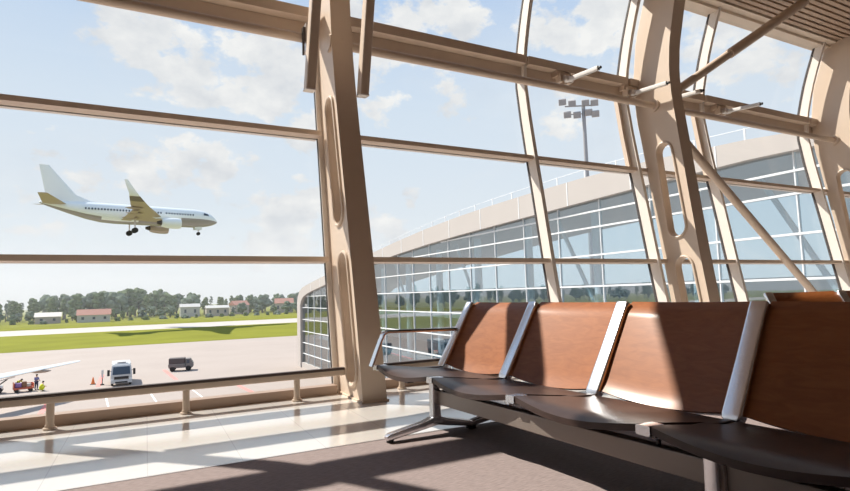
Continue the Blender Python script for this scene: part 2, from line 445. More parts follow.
# diagonal struts
a = Vector((6.05, 4.58, 2.84)); b = Vector((10.20, 4.84, .06))
tag(MB().tube([a, b], .056, 18).build('diagonal_strut', M['paint'], smooth=40, origin=a), 'thick round diagonal strut sloping down from braced column to floor', 'strut')
a = Vector((6.05, 4.635, 3.33)); b = Vector((8.40, 4.10, 4.893)); m_ = a.lerp(b, .42)
o = MB().tube([a, b], .056, 18).build('diagonal_strut', M['paint'], smooth=40, origin=a)
tag(o, 'round diagonal strut rising from braced column to slatted ceiling', 'strut')
MB().tube([m_, b], .067, 18).build('sleeve', M['paint'], o, 40, origin=a)

# hanging square bars either side of the first column
for x, yb_, zb_, lb in ((1.235, 4.5, 2.63, 'long square bar hanging on the airliner side of the slotted column'), (1.715, 4.47, 2.64, 'long square bar hanging on the seat side of the slotted column')):
    bt = Vector((x, yb_, zb_)); tp = Vector((x + .10, yb_ - .25, ZC - .002))
    o = MB().bar([bt, tp], (1, 0, 0), .085, .11).build('hanging_bar', M['paint'], smooth=30, origin=tp)
    tag(o, lb, 'bar', 'square bars hanging beside the slotted column')
    MB().bar([bt - (tp - bt).normalized() * .012, bt], (1, 0, 0), .093, .118).build('end_cap', M['paint_light'], o, 30, origin=tp)
# small window catch beside the first column
o = empty('tube_clamp', (1.275, 4.80, 3.235), 0, 'small grey clamp holding the cut end of the tube above the airliner', 'clamp')
MB().bb((1.27, 4.735, 3.10), (1.30, 4.86, 3.36)).build('plate', M['alu_dull'], o, 0, origin=(1.275, 4.80, 3.235))
MB().bb((1.235, 4.71, 3.16), (1.262, 4.752, 3.30)).bb((1.235, 4.72, 3.04), (1.252, 4.74, 3.17)).build('latch', M['dark_steel'], o, 0, origin=(1.275, 4.80, 3.235))

# window actuators on the third transom
ACT = [(4.64, 'white window actuator arm beside the thin mullion under the bright cloud'), (5.80, 'white window actuator arm crossing the face of the braced column'),
       (6.46, 'white window actuator arm whose black tip peeks past the braced column'), (7.74, 'white window actuator arm beneath the upper diagonal strut')]
for x, lb in ACT:
    p0 = Vector((x, 5.05, 3.55))
    o = empty('window_actuator', p0, 0, lb, 'window actuator', 'window opening actuators')
    MB().bb((x - .13, 5.03, 3.50), (x + .10, 5.13, 3.565)).bb((x - .10, 5.0, 3.42), (x - .06, 5.09, 3.53)).bb((x + .04, 5.0, 3.42), (x + .08, 5.09, 3.53)).build('bracket', M['paint'], o, 0, origin=p0)
    MB().lathe([(-.07, .035), (.07, .035)], (x, 4.97, 3.455), 'x', 14).build('pivot', M['alu_dull'], o, 40, origin=p0)
    a = Vector((x, 5.02, 3.45)); b = Vector((x + .005, 4.47, 3.40))
    MB().bar([a, b], (1, 0, 0), .048, .048).build('arm', M['steel_white'], o, 30, origin=p0)
    MB().tube([b, b + (b - a).normalized() * .035], .017, 10).build('arm_tip', M['black'], o, 40, origin=p0)

# ------------------------------------------------------------------ low bumper rails
def rail(xa, xb, posts, label):
    Y, Z = 4.46, .205
    org = ((xa + xb) / 2, Y, 0)
    root = empty('bumper_rail', org, 0, label, 'rail', 'low rails along the foot of the glass')
    MB().bar([(xa, Y, Z - .008), (xb, Y, Z - .008)], (0, 1, 0), .05, .05).build('rail_tube', M['rail'], root, 40, origin=org)
    MB().bar([(xa + .02, Y - .003, Z + .022), (xb - .005, Y - .003, Z + .022)], (0, 1, 0), .052, .022).build('dark_top_strip', M['rail_top'], root, 40, origin=org)
    for x in posts:
        p = MB().tube([(x, Y, .0), (x, Y, Z - .02)], .0245, 16).build('post', M['rail'], root, 40, origin=org)
        MB().lathe([(0, .04), (.012, .04), (.014, .03), (.03, .028)], (x, Y, .001), 'z', 18).build('post_base', M['rail'], p, 40, origin=org)
rail(-2.45, 1.50, [-2.2, -1.38, -.559, .276, 1.098], 'low beige floor rail with dark top below the airliner window')
rail(1.78, 5.90, [2.03, 2.85, 3.67, 4.49, 5.31], 'low beige floor rail with dark top running behind the wooden seats')

# ------------------------------------------------------------------ tandem seat benches
PT = .743
XT, ZT, XB, ZB, ZF = .837, .757, .554, .283, .343
def shell_pan(i):
    def fn(u, v):
        ly = -PT * i - .022 - (PT - .044) * u
        c = 1 - (2 * u - 1) ** 2
        v0 = -.005 - .030 * c
        x = v0 + (.54 - v0) * v
        z = .338 - .135 * max(0, x) - .010 * c * (1 - v)
        if x < .09: z -= .018 * ((.09 - x) / .10) ** 2 * (.15 + .85 * c)
        if x > .45: z += .012 * ((x - .45) / .1) ** 2
        return (x, ly, z), (0, 0, 1)
    return MB().grid(fn, 22, 22, .027)
def shell_back(i):
    sl_ = (XT - XB) / (ZT - ZB); nn = Vector((-1, 0, sl_)).normalized()
    def fn(u, v):
        ly = -PT * i - .03 - (PT - .06) * u
        c = 1 - (2 * u - 1) ** 2
        z0 = .300 - .032 * c
        z = z0 + (ZT - .003 - .004 * c - z0) * v
        x = XB + .012 + sl_ * (z - ZB) + .020 * c
        if v > .86: x += .035 * ((v - .86) / .14) ** 2
        if v < .15: x -= .01 * ((.15 - v) / .15) ** 2
        return (x, ly, z), nn
    return MB().grid(fn, 22, 22, .017)
def bench(name, loc, rz, label, n, legs, arm=True, beam_from=1):
    root = empty(name, loc, rz, label, 'bench', 'rows of joined wooden airport seats')
    for i in range(n):
        shell_pan(i).build('seat', M['pan'], root, 60)
        shell_back(i).build('backrest', M['wood'], root, 60)
        ly = -PT * (i + .5)
        MB().bb((.035, ly - .022, .25), (.08, ly + .022, .278)).build('seat_mount', M['dark_steel'], root, 0)
    sl_ = (XT - XB) / (ZT - ZB)
    for i in range(n + 1):
        ly = -PT * i
        pts = [(XB + .012 + sl_ * (z - ZB), ly, z) for z in (.262, .272, .29, .5, .7, .745, .750)]
        fb = MB().bar(pts, (0, 1, 0), [.055, .078, .086, .08, .078, .078, .07], [.034, .046, .05, .042, .038, .037, .032])
        fb.build('frame_bar', M['alu'], root, 50)
        MB().bar([(.03, ly, .30), (.3, ly, .275), (XB + .03, ly, .262)], (0, 1, 0), .04, .03).build('cross_arm', M['dark_steel'], root, 40)
        MB().bar([(-.012, ly, ZF - .026), (.075, ly, ZF - .03)], (0, 1, 0), .06, .036).build('front_bracket', M['alu'], root, 40)
    y0 = -PT * beam_from - .02; y1 = -PT * n + .1
    MB().bb((.03, y1, .175), (.085, y0, .257)).build('beam', M['beam'], root, 0, bevel=.004)
    MB().tube([(.06, -2.24, .25), (.06, -2.24, .275)], .009, 10).build('bolt', M['dark_steel'], root, 40)
    for k, ly in enumerate(legs):
        for lx in (.025, .60):
            top = .30 if lx < .3 else .25
            lg = MB().bar([(lx, ly, .07), (lx, ly, .12), (lx, ly, top)], (0, 1, 0), [.062, .052, .05], [.075, .055, .05]).build('leg', M['alu'], root, 40)
            for dx in (-.33, .265):
                f = MB().bar([(lx, ly, .085), (lx + dx * .25, ly, .066), (lx + dx * .93, ly, .032), (lx + dx, ly, .026)], (0, 1, 0), [.06, .055, .05, .042], [.055, .042, .034, .022])
                f.build('foot', M['alu'], lg, 40)
                MB().lathe([(.001, .021), (.018, .021)], (lx + dx * .92, ly, 0), 'z', 12).build('foot_pad', M['black'], lg, 40)
        MB().bb((.05, ly - .02, .2), (.6, ly + .02, .24)).build('cross_arm', M['dark_steel'], root, 0)
        if k:
            MB().bb((.016, ly - .035, .10), (.10, ly + .035, .268)).build('beam_clamp', M['clamp'], root, 0, bevel=.004)
    if arm:
        ends = (0.012,)
        for ly in ends:
            p = [(-.035, ly, .325), (.005, ly, .42), (.045, ly, .51)]
            for a in range(0, 91, 15):
                t = math.radians(a); p.append((.105 - .05 * math.cos(t), ly, .525 + .035 * math.sin(t)))
            p += [(.3, ly, .556), (.55, ly, .548), (.70, ly, .545)]
            ar = MB().bar(p, (0, 1, 0), .055, .016).build('armrest', M['alu'], root, 50)
            MB().bar([(q[0], q[1], q[2] + .011) for q in p[8:]], (0, 1, 0), .05, .008).build('arm_pad', M['black'], ar, 50)
    return root
bench('tandem_bench', (1.47, 3.66, .002), .065, 'row of brown wooden seats with aluminium bars and armrest on carpet', 5, [-PT, -2.47])
bench('tandem_bench', (4.78, 2.21, .002), math.radians(70), 'distant wooden seat row showing only backrest tops behind the nearer row', 4, [-PT, -PT * 3], arm=False)

# ------------------------------------------------------------------ airfield ground
ZG = -9.0
struct(MB().bb((-900, 4.9, ZG - .5), (700, 142.5, ZG)).build('ground_apron', M['apron'], smooth=0))
struct(MB().bb((-900, 142.5, ZG - .5), (700, 219, ZG + .02)).build('ground_grass', M['grass'], smooth=0))
struct(MB().bb((-900, 219, ZG - .5), (700, 264, ZG)).build('ground_taxiway', M['taxi'], smooth=0))
struct(MB().bb((-900, 264, ZG - .5), (700, 1500, ZG + .02)).build('ground_field', M['grass'], smooth=0))
MK = MB()
def stripe(mb, x0, y0, x1, y1, w):
    d = Vector((x1 - x0, y1 - y0)).normalized(); n = Vector((-d.y, d.x)) * w / 2
    mb.add([(x0 + n.x, y0 + n.y, ZG + .006), (x0 - n.x, y0 - n.y, ZG + .006), (x1 - n.x, y1 - n.y, ZG + .006), (x1 + n.x, y1 + n.y, ZG + .006),
            (x0 + n.x, y0 + n.y, ZG + .012), (x0 - n.x, y0 - n.y, ZG + .012), (x1 - n.x, y1 - n.y, ZG + .012), (x1 + n.x, y1 + n.y, ZG + .012)],
           [(0, 3, 2, 1), (4, 5, 6, 7), (0, 1, 5, 4), (1, 2, 6, 5), (2, 3, 7, 6), (3, 0, 4, 7)])
for q in ((-8.2, 57, -8.6, 67), (-4.9, 76, -5.15, 88), (3.55, 76, 2.5, 88), (10.7, 56, 9.6, 66)): stripe(MK, *q, .45)
struct(MK.build('ground_red_markings', M['red_line'], smooth=0))
MK = MB()
for q in ((-2.6, 56, -3.75, 69), (1.45, 56, .5, 68), (5.7, 56, 4.6, 68), (-11.5, 56, -12, 64)): stripe(MK, *q, .16)
struct(MK.build('ground_white_markings', M['white_line'], smooth=0))

# ------------------------------------------------------------------ terminal wing with arched roof
OUT = [(79.4, -9), (79.4, -4), (79.4, .2), (79.0, 1.0), (78.0, 1.75), (76.2, 2.3), (72, 2.78), (66.5, 3.38), (58, 4.28), (49.6, 5.0), (43.5, 5.55), (37.8, 5.99), (33, 6.25), (29.3, 6.38), (24.7, 6.47), (20.2, 6.50), (16, 6.42), (12, 6.2), (6, 5.6)]
INN = [(77.6, -9), (77.6, -4), (77.6, -.2), (77.2, .35), (76.0, .95), (74, 1.35), (71.6, 1.68), (66, 2.28), (58, 3.15), (49.6, 3.95), (43.5, 4.42), (37.8, 4.73), (33, 4.93), (29.3, 5.04), (24.7, 5.16), (20.2, 5.28), (16, 5.38), (12, 5.44), (6, 5.3)]
WX = 20.0
org = (WX, 40, ZG)
wing = empty('terminal_wing', org, 0, 'glass terminal wing with arched pale roof reaching out over the apron', 'building')
b = MB()
rs = []
for (oy, oz), (iy, iz) in zip(OUT, INN):
    rs.append([Vector((WX - .35, oy, oz)), Vector((WX - .35, iy, iz)), Vector((WX + .25, iy, iz)), Vector((WX + .25, oy, oz))])
b.rings(rs); b.build('roof_fascia', M['bwhite'], wing, 20, origin=org)
b = MB(); b.rings([[Vector((WX + .2, oy, oz - .02)), Vector((WX + .2, oy - (.4 if k < 4 else 0), oz - (.4 if k >= 4 else 0))), Vector((WX + 14, oy - (.4 if k < 4 else 0), oz - (.4 if k >= 4 else 0))), Vector((WX + 14, oy, oz - .02))] for k, (oy, oz) in enumerate(OUT)])
b.build('roof', M['bwhite'], wing, 20, origin=org)
# fascia panel joints
inner_top = sorted([(y, z) for y, z in INN[2:]])
def itop(y): return lerp(inner_top, y)
outer_top = sorted([(y, z) for y, z in OUT[2:]])
def otop(y): return lerp(outer_top, y)
b = MB(); y = 9.0
while y < 76:
    zz0, zz1 = itop(y), otop(y); b.bb((WX - .365, y - .03, zz0), (WX - .34, y + .03, zz1)); y += 4.2
b.build('fascia_joint', M['bframe'], wing, 0, origin=org)
pg = MB(); ys = [6 + 71.6 * k / 60 for k in range(61)]
vs = [(WX, y, -8.3) for y in ys] + [(WX, y, itop(y) if y < 77.2 else -.2) for y in ys] + [(WX + .03, y, -8.3) for y in ys] + [(WX + .03, y, itop(y) if y < 77.2 else -.2) for y in ys]
fs = []; n = 61
for k in range(60):
    fs += [(k, k + 1, n + k + 1, n + k), (2 * n + k, 3 * n + k, 3 * n + k + 1, 2 * n + k + 1), (k, 2 * n + k, 2 * n + k + 1, k + 1), (n + k, n + k + 1, 3 * n + k + 1, 3 * n + k)]
fs += [(0, n, 3 * n, 2 * n), (60, 2 * n + 60, 3 * n + 60, n + 60)]
pg.add(vs, fs); pg.build('glazing', M['bglass'], wing, 0, origin=org)
y = 7.5
while y < 77:
    t = itop(y)
    MB().bb((WX - .07, y - .022, -8.3), (WX + .06, y + .022, t)).build('mullion', M['bframe'], wing, 0, origin=org)
    y += 3.05
for z in (4.75, 3.95, 2.55, 1.0, -.58, -2.25, -3.9, -5.5, -7.0):
    # the transom runs to where the arch meets it
    ye = max([y for y in [6 + .2 * k for k in range(358)] if itop(y) > z + .05] or [6])
    ya = 6 if itop(6) > z else 10
    MB().bb((WX - .09, ya, z - .04), (WX + .06, ye, z + .04)).build('transom', M['bframe'], wing, 0, origin=org)
MB().bb((WX - .2, 6, ZG), (WX + .2, 77.6, -8.25)).build('plinth', M['bwhite'], wing, 0, origin=org)
for z in (-4.6, -.75):
    MB().bb((WX + 1.6, 6, z - .35), (WX + 13, 77, z)).build('floor_slab', M['bfloor'], wing, 0, origin=org)
MB().bb((WX + 9, 6, ZG), (WX + 9.3, 76, 4.6 if False else 1.2)).build('inner_wall', M['binside'], wing, 0, origin=org)
y = 10.0; k = 0
while y < 74:
    t = min(itop(y), otop(y) - .5)
    MB().tube([(WX + 2.2, y, ZG), (WX + 2.2, y, t)], .28, 12).build('inner_column', M['bframe'], wing, 40, origin=org)
    if k % 2 == 0:
        MB().tube([(WX + 2.2, y, -.7), (WX + 2.2, y + 3.1, t - .2)], .12, 8).build('inner_brace', M['bframe'], wing, 40, origin=org)
    y += 6.1; k += 1
rl = MB()
py = [8 + 1.0 * k for k in range(69)]
rl.tube([(WX + .0, y, otop(y) + .50) for y in py], .013, 6)
rlo = rl.build('roof_railing', M['bframe'], wing, 40, origin=org)
for y in [8 + 2.1 * k for k in range(33)]:
    MB().bb((WX - .03, y - .03, otop(y) - .1), (WX + .03, y + .03, otop(y) + .52)).build('railing_post', M['bframe'], rlo, 0, origin=org)

# ------------------------------------------------------------------ floodlight mast
org = (45.4, 46.4, ZG)
mast = empty('floodlight_mast', org, 0, 'tall floodlight mast with two clusters of lamps above the terminal roof', 'light mast')
MB().lathe([(0, .40), (.5, .34), (31.5, .20)], org, 'z', 16).build('pole', M['pole'], mast, 40, origin=org)
ax = Vector((math.cos(-.75), math.sin(-.75), 0)); sd = Vector((-ax.y, ax.x, 0))
top = Vector(org) + Vector((0, 0, 31.3))
MB().bar([top - ax * 2.1 + Vector((0, 0, .25)), top + ax * 1.6], (0, 0, 1), .14, .14).bar([top - ax * 2.0 + Vector((0, 0, -.75)), top + ax * 1.6 + Vector((0, 0, -.95))], (0, 0, 1), .10, .10).build('crossbar', M['pole'], mast, 0, origin=org)
for dx, dz in ((-2.35, .75), (-1.25, .45), (-1.85, -.85), (-.75, -1.0), (.25, .35), (1.25, .25), (.55, -.85), (1.3, -1.1)):
    c = top + ax * dx + Vector((0, 0, dz)) - sd * .25
    R_ = Matrix.Rotation(-.75, 3, 'Z') @ Matrix.Rotation(.5, 3, 'X')
    lo = MB().box(c, (.86, .5, .72), R_).build('floodlight', M['lamp'], mast, 0, origin=org, bevel=.06)
    MB().box(c + R_ @ Vector((0, -.25, 0)), (.6, .03, .5), R_).build('lens', M['pole'], lo, 0, origin=org)

# ------------------------------------------------------------------ landing airliner
PL = empty('airliner', (26.15, 241.9, 34.54), 0, 'white twin-engine airliner with taupe belly flying with wheels down', 'airplane')
PL.scale = (1.9,) * 3; PL.rotation_euler = (math.radians(0), math.radians(-.25), math.radians(12))
ST = [(0, .03, -.50), (.12, .25, -.48), (.4, .52, -.42), (1.0, .92, -.30), (1.8, 1.28, -.17), (2.6, 1.53, -.08), (3.6, 1.74, -.03), (5, 1.88, 0), (8, 1.9, 0), (12, 1.9, 0), (16, 1.9, 0), (20, 1.9, 0), (22.5, 1.82, .08), (25, 1.55, .32), (27.5, 1.15, .68), (29.5, .78, .98), (31.2, .45, 1.22), (32.2, .2, 1.38), (32.4, .06, 1.4)]
fz = MB(); N = 48; pv = []
for s_, r, z in ST:
    for k in range(N):
        t = 2 * PI * k / N
        zz = z + r * 1.05 * math.sin(t)
        if s_ < 4: zz += .12 * max(0, math.sin(t)) * (s_ / 4) * (1 - s_ / 4) * 4 * .6
        pv.append((-s_, r * math.cos(t), zz))
fs = []; mi = []
for i in range(len(ST) - 1):
    for k in range(N):
        fs.append((i * N + k, i * N + (k + 1) % N, (i + 1) * N + (k + 1) % N, (i + 1) * N + k))
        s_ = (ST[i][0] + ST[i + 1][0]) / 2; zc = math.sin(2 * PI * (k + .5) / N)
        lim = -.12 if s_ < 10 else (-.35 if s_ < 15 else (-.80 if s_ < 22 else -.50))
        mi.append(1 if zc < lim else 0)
fs.append(tuple(range(N))); mi.append(0); fs.append(tuple((len(ST) - 1) * N + k for k in range(N))); mi.append(0)
fz.v = pv; fz.f = fs; fz.mi = mi
fz.build('fuselage', [M['plane_white'], M['plane_belly']], PL, 50)
def foil(le, chord, th, n=8):
    """airfoil ring in the x-z plane at point le, chord going aft (-x)"""
    out = []
    for k in range(n + 1):
        x = k / n; out.append((le[0] - chord * x, le[1], le[2] + th * chord * (1.5 * math.sqrt(x) * (1 - x) + .05)))
    for k in range(n - 1, 0, -1):
        x = k / n; out.append((le[0] - chord * x, le[1], le[2] - th * chord * (.7 * math.sqrt(x) * (1 - x))))
    return [Vector(p) for p in out]
for sd_ in (-1, 1):
    w = MB()
    w.rings([foil((-10.6, sd_ * 1.2, -1.15), 7.6, .12), foil((-13.2, sd_ * 6.0, -.65), 4.6, .11), foil((-16.5, sd_ * 12, .15), 3.0, .10), foil((-18.9, sd_ * 16.8, .95), 1.7, .09)])
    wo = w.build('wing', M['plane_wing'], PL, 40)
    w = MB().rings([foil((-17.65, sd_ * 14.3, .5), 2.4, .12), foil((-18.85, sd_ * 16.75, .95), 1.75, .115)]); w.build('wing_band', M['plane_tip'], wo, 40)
    w = MB(); rs = []
    for le, ch in (((-18.9, sd_ * 16.75, .95), 1.7), ((-19.3, sd_ * 17.15, 1.35), 1.4), ((-20.2, sd_ * 17.45, 2.5), 1.0), ((-21.0, sd_ * 17.65, 3.6), .55)):
        ring = []
        for k in range(8):
            t = 2 * PI * k / 8; ring.append(Vector((le[0] - ch / 2 + ch / 2 * math.cos(t), le[1] + .07 * ch * math.sin(t), le[2])))
        rs.append(ring)
    w.rings(rs); w.build('winglet', M['plane_white'], wo, 40)
    for fy, fx, fzz in ((4.0, -17.9, -1.15), (7.6, -17.9, -.75), (11, -18.6, -.25)):
        MB().lathe([(-1.6, .03), (-1.0, .2), (0, .27), (.9, .2), (1.5, .03)], (fx, sd_ * fy, fzz), 'x', 10).build('flap_fairing', M['plane_wing'], wo, 50)
    fl = MB().rings([foil((-17.4, sd_ * 2.2, -1.45), 1.9, .09), foil((-17.5, sd_ * 9.5, -.55), 1.3, .09)]); 
    flo = fl.build('flap', M['plane_wing'], wo, 40)
    e = MB().lathe([(0, .80), (.05, .95), (.5, 1.08), (1.6, 1.10), (2.8, .98), (3.6, .78), (3.65, .6)], (0, 0, 0), 'x', 24)
    e.v = [(-8.9 - x, y + sd_ * 4.9, z - 1.95) for x, y, z in e.v]
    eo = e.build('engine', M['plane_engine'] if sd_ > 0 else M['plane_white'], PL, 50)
    MB().lathe([(-8.93, .78), (-8.90, .78)], (0, sd_ * 4.9, -1.95), 'x', 20).build('intake', M['window_dark'], eo, 50)
    e = MB().lathe([(0, .55), (.9, .28)], (0, 0, 0), 'x', 16); e.v = [(-12.5 - x, y + sd_ * 4.9, z - 1.95) for x, y, z in e.v]; e.build('exhaust', M['dark_steel'], eo, 50)
    MB().rings([[Vector((-9.8, sd_ * 4.9 + a, -1.0)) for a in (-.12, .12)] + [Vector((-13.6, sd_ * 4.9 + a, -1.15)) for a in (.1, -.1)],
                [Vector((-11.8, sd_ * 4.9 + a, -.6)) for a in (-.12, .12)] + [Vector((-14.6, sd_ * 4.9 + a, -.8)) for a in (.1, -.1)]]).build('pylon', M['plane_white'], eo, 30)
    MB().rings([foil((-28.0, sd_ * .5, 1.15), 3.9, .09), foil((-31.6, sd_ * 7.0, 2.0), 1.5, .08)]).build('tailplane', M['plane_wing'], PL, 40)
    g = MB().tube([(-16.9, sd_ * 2.6, -1.3), (-16.9, sd_ * 2.7, -3.4)], .13, 10).build('main_gear', M['alu_dull'], PL, 40)
    for off in (-.36, .36):
        MB().lathe([(-.16, .38), (-.13, .54), (.13, .54), (.16, .38)], (-16.9, sd_ * 2.7 + off, -3.45), 'y', 18).build('wheel', M['tyre'], g, 40)
vt = MB(); rs = []
for le, ch, z in ((-21.0, 10.3, 1.55), (-24.2, 7.2, 2.2), (-26.6, 4.9, 3.2), (-31.0, 1.55, 8.5)):
    ring = []
    for k in range(12):
        t = 2 * PI * k / 12; ring.append(Vector((le - ch / 2 + ch / 2 * math.cos(t), .05 * min(ch, 5) * math.sin(t), z)))
    rs.append(ring)
vt.rings(rs); vt.build('tail_fin', M['plane_white'], PL, 40)
g = MB().tube([(-4.0, 0, -1.5), (-4.0, 0, -3.2)], .10, 10).build('nose_gear', M['alu_dull'], PL, 40)
for off in (-.2, .2): MB().lathe([(-.1, .24), (-.08, .36), (.08, .36), (.1, .24)], (-4.0, off, -3.25), 'y', 16).build('wheel', M['tyre'], g, 40)
MB().bb((-4.9, -.55, -2.45), (-3.4, -.5, -1.75)).bb((-4.9, .5, -2.45), (-3.4, .55, -1.75)).build('gear_door', M['plane_white'], g, 0)
for sd_ in (-1, 1):
    for k in range(38):
        x = -5.6 - k * .53
        if 10 < k < 12 or k in (18,): continue
        yy = 1.9 * math.cos(.26)
        MB().box((x, sd_ * (yy + .0), .52), (.26, .08, .36)).build('cabin_window', M['window_dark'], PL, 0)
    MB().add([(-2.1, sd_ * 1.22, .55), (-3.35, sd_ * 1.56, .62), (-3.2, sd_ * 1.3, 1.15), (-2.35, sd_ * .95, .98), (-2.1, sd_ * 1.3, .55), (-3.35, sd_ * 1.68, .62), (-3.2, sd_ * 1.48, 1.15), (-2.35, sd_ * 1.12, .98)],
             [(0, 1, 2, 3), (7, 6, 5, 4), (0, 4, 5, 1), (1, 5, 6, 2), (2, 6, 7, 3), (3, 7, 4, 0)]).build('cockpit_window', M['window_dark'], PL, 0)

# ------------------------------------------------------------------ parked aircraft: wing over the apron
org = (-24.0, 45.0, -6.6)
pk = empty('parked_aircraft', org, 0, 'slim white wing of a parked aircraft reaching over the ramp workers', 'airplane')
A0 = Vector((-19.5, 55.0, -6.2)); A1 = Vector((-6.45, 72.2, -5.5)); dr = (A1 - A0)
def xsec(p, ch, th):
    ring = []
    for k in range(14):
        t = 2 * PI * k / 14; ring.append(p + Vector((.35, -.93, 0)) * ch / 2 * math.cos(t) + Vector((0, 0, 1)) * th * math.sin(t))
    return ring
wo = MB().rings([xsec(A0, 4.6, .35), xsec(A0 + dr * .6, 2.6, .2), xsec(A1 - dr * .03, 1.2, .1), xsec(A1, .6, .04)]).build('wing', M['plane_white'], pk, 50, origin=org)
for t in (.42, .76):
    p = A0 + dr * t + Vector((.2, -.6, -.2))
    MB().lathe([(-.9, .03), (-.4, .17), (.4, .17), (.9, .03)], (0, 0, 0), 'x', 10).build('flap_fairing', M['plane_engine'], wo, 50).location = p - Vector(org)
fu = MB().lathe([(-16, .1), (-14.5, .9), (-11, 1.5), (6, 1.5), (12, .6), (13, .1)], (0, 0, 0), 'y', 24)
fu.v = [(x - 23.5, y + 55, z - 6.6) for x, y, z in fu.v]; fu.build('fuselage', M['plane_white'], pk, 50, origin=org)
for x, y in ((-25, 56), (-22, 56), (-23.5, 44)):
    MB().tube([(x, y, -8.5), (x, y, -7.4)], .12, 8).lathe([(-.2, .5), (.2, .5)], (x, y, -8.5), 'x', 14).build('landing_gear', M['tyre'], pk, 40, origin=org)

# ------------------------------------------------------------------ ramp vehicles
def wheel(root, x, y, r, org, w=.28):
    MB().lathe([(-w / 2, r * .7), (-w / 2 + .03, r), (w / 2 - .03, r), (w / 2, r * .7)], (x, y, r), 'x', 16).build('wheel', M['tyre'], root, 40)
tk = empty('service_truck', (-2.45, 74.8, ZG), math.radians(2.5), 'white box-bodied service truck facing the terminal on the apron', 'truck')
# cab faces -y
MB().rings([[Vector(p) for p in ((-1.1, 0, .45), (1.1, 0, .45), (1.1, 2.0, .45), (-1.1, 2.0, .45))], [Vector(p) for p in ((-1.12, -.05, 1.25), (1.12, -.05, 1.25), (1.12, 2.0, 1.25), (-1.12, 2.0, 1.25))],
            [Vector(p) for p in ((-1.0, .38, 2.35), (1.0, .38, 2.35), (1.0, 2.0, 2.35), (-1.0, 2.0, 2.35))], [Vector(p) for p in ((-.9, .55, 2.5), (.9, .55, 2.5), (.9, 1.9, 2.5), (-.9, 1.9, 2.5))]]).build('cab', M['truck_white'], tk, 20)
MB().add([(-.92, .02, 1.35), (.92, .02, 1.35), (.85, .34, 2.22), (-.85, .34, 2.22), (-.92, -.06, 1.35), (.92, -.06, 1.35), (.85, .26, 2.22), (-.85, .26, 2.22)],
         [(0, 3, 2, 1), (4, 5, 6, 7), (0, 1, 5, 4), (1, 2, 6, 5), (2, 3, 7, 6), (3, 0, 4, 7)]).build('windscreen', M['window_dark'], tk, 0)
MB().bb((-.75, -.10, .82), (.75, -.02, 1.12)).build('grille', M['black'], tk, 0)
MB().bb((-1.12, -.16, .36), (1.12, .1, .70)).build('bumper', M['truck_white'], tk, 0, bevel=.04)
MB().bb((-.65, -.18, .40), (.65, -.14, .56)).build('bumper_vent', M['black'], tk, 0)
for s_ in (-1, 1):
    MB().bb((s_ * .95 - .14, -.14, .72), (s_ * .95 + .14, -.04, .92)).build('headlight', M['bframe'], tk, 0)
    MB().bb((s_ * 1.34 - .13, .1, 1.25), (s_ * 1.34 + .13, .22, 1.95)).bb((s_ * 1.05, .12, 1.75), (s_ * 1.25 , .18, 1.81)).build('mirror', M['black'], tk, 0)
MB().bb((-1.02, 2.1, .8), (1.02, 6.2, 2.45)).bb((-.7, .75, 2.45), (.7, 1.9, 2.6)).build('box_body', M['truck_white'], tk, 0, bevel=.05)
MB().bb((-.45, .85, 2.6), (.45, 1.2, 2.72)).build('roof_beacon', M['lamp'], tk, 0)
for x in (-.95, .95):
    for y in (1.0, 5.4): wheel(tk, x, y, .48, None)
bd = empty('signal_board', (-4.55, 77.2, ZG), .1, 'small white board on a stand beside the white truck', 'board')
MB().bb((-.12, -.05, .9), (.12, .05, 1.75)).build('panel', M['truck_white'], bd, 0)
MB().tube([(-.0, 0, 0), (0, 0, .95)], .05, 8).bb((-.2, -.25, 0), (.2, .25, .12)).build('stand', M['black'], bd, 40)

gk = empty('flatbed_truck', (4.55, 85.6, ZG), math.radians(-8), 'small dark grey truck with canvas load seen from its side', 'truck')
# faces +x
MB().bb((-1.5, -.8, .45), (1.55, .8, .62)).build('chassis', M['truck_grey'], gk, 0)
MB().bb((-1.55, -.85, .62), (.62, .85, 1.05)).build('cargo_bed', M['truck_grey'], gk, 0, bevel=.03)
MB().bb((-1.5, -.82, 1.05), (.58, .82, 1.80)).build('canvas_cover', M['canvas'], gk, 0, bevel=.08)
MB().rings([[Vector((x, a * .8, z)) for x, z in ((.68, .5), (1.65, .5), (1.65, .95), (1.25, 1.68), (.68, 1.68))] for a in (-1, 1)]).build('cab', M['truck_grey'], gk, 0)
MB().bb((.8, -.83, 1.05), (1.2, -.79, 1.55)).build('side_window', M['window_dark'], gk, 0)
MB().add([(1.67, -.7, 1.0), (1.67, .7, 1.0), (1.29, .66, 1.62), (1.29, -.66, 1.62), (1.62, -.7, .98), (1.62, .7, .98), (1.24, .66, 1.6), (1.24, -.66, 1.6)],
         [(0, 1, 2, 3), (7, 6, 5, 4), (0, 4, 5, 1), (1, 5, 6, 2), (2, 6, 7, 3), (3, 7, 4, 0)]).build('windscreen', M['window_dark'], gk, 0)
for x in (-1.0, 1.05):
    for y in (-.72, .72):
        MB().lathe([(-.12, .26), (-.09, .36), (.09, .36), (.12, .26)], (x, y, .36), 'y', 16).build('wheel', M['tyre'], gk, 40)

cn = empty('traffic_cone', (-5.6, 78.6, ZG), 0, 'orange traffic cone standing near the red apron line', 'cone')
MB().bb((-.28, -.28, 0), (.28, .28, .05)).build('base', M['black'], cn, 0)
MB().lathe([(.05, .22), (.85, .05), (.87, .0)], (0, 0, 0), 'z', 16).build('cone_body', M['orange'], cn, 40)

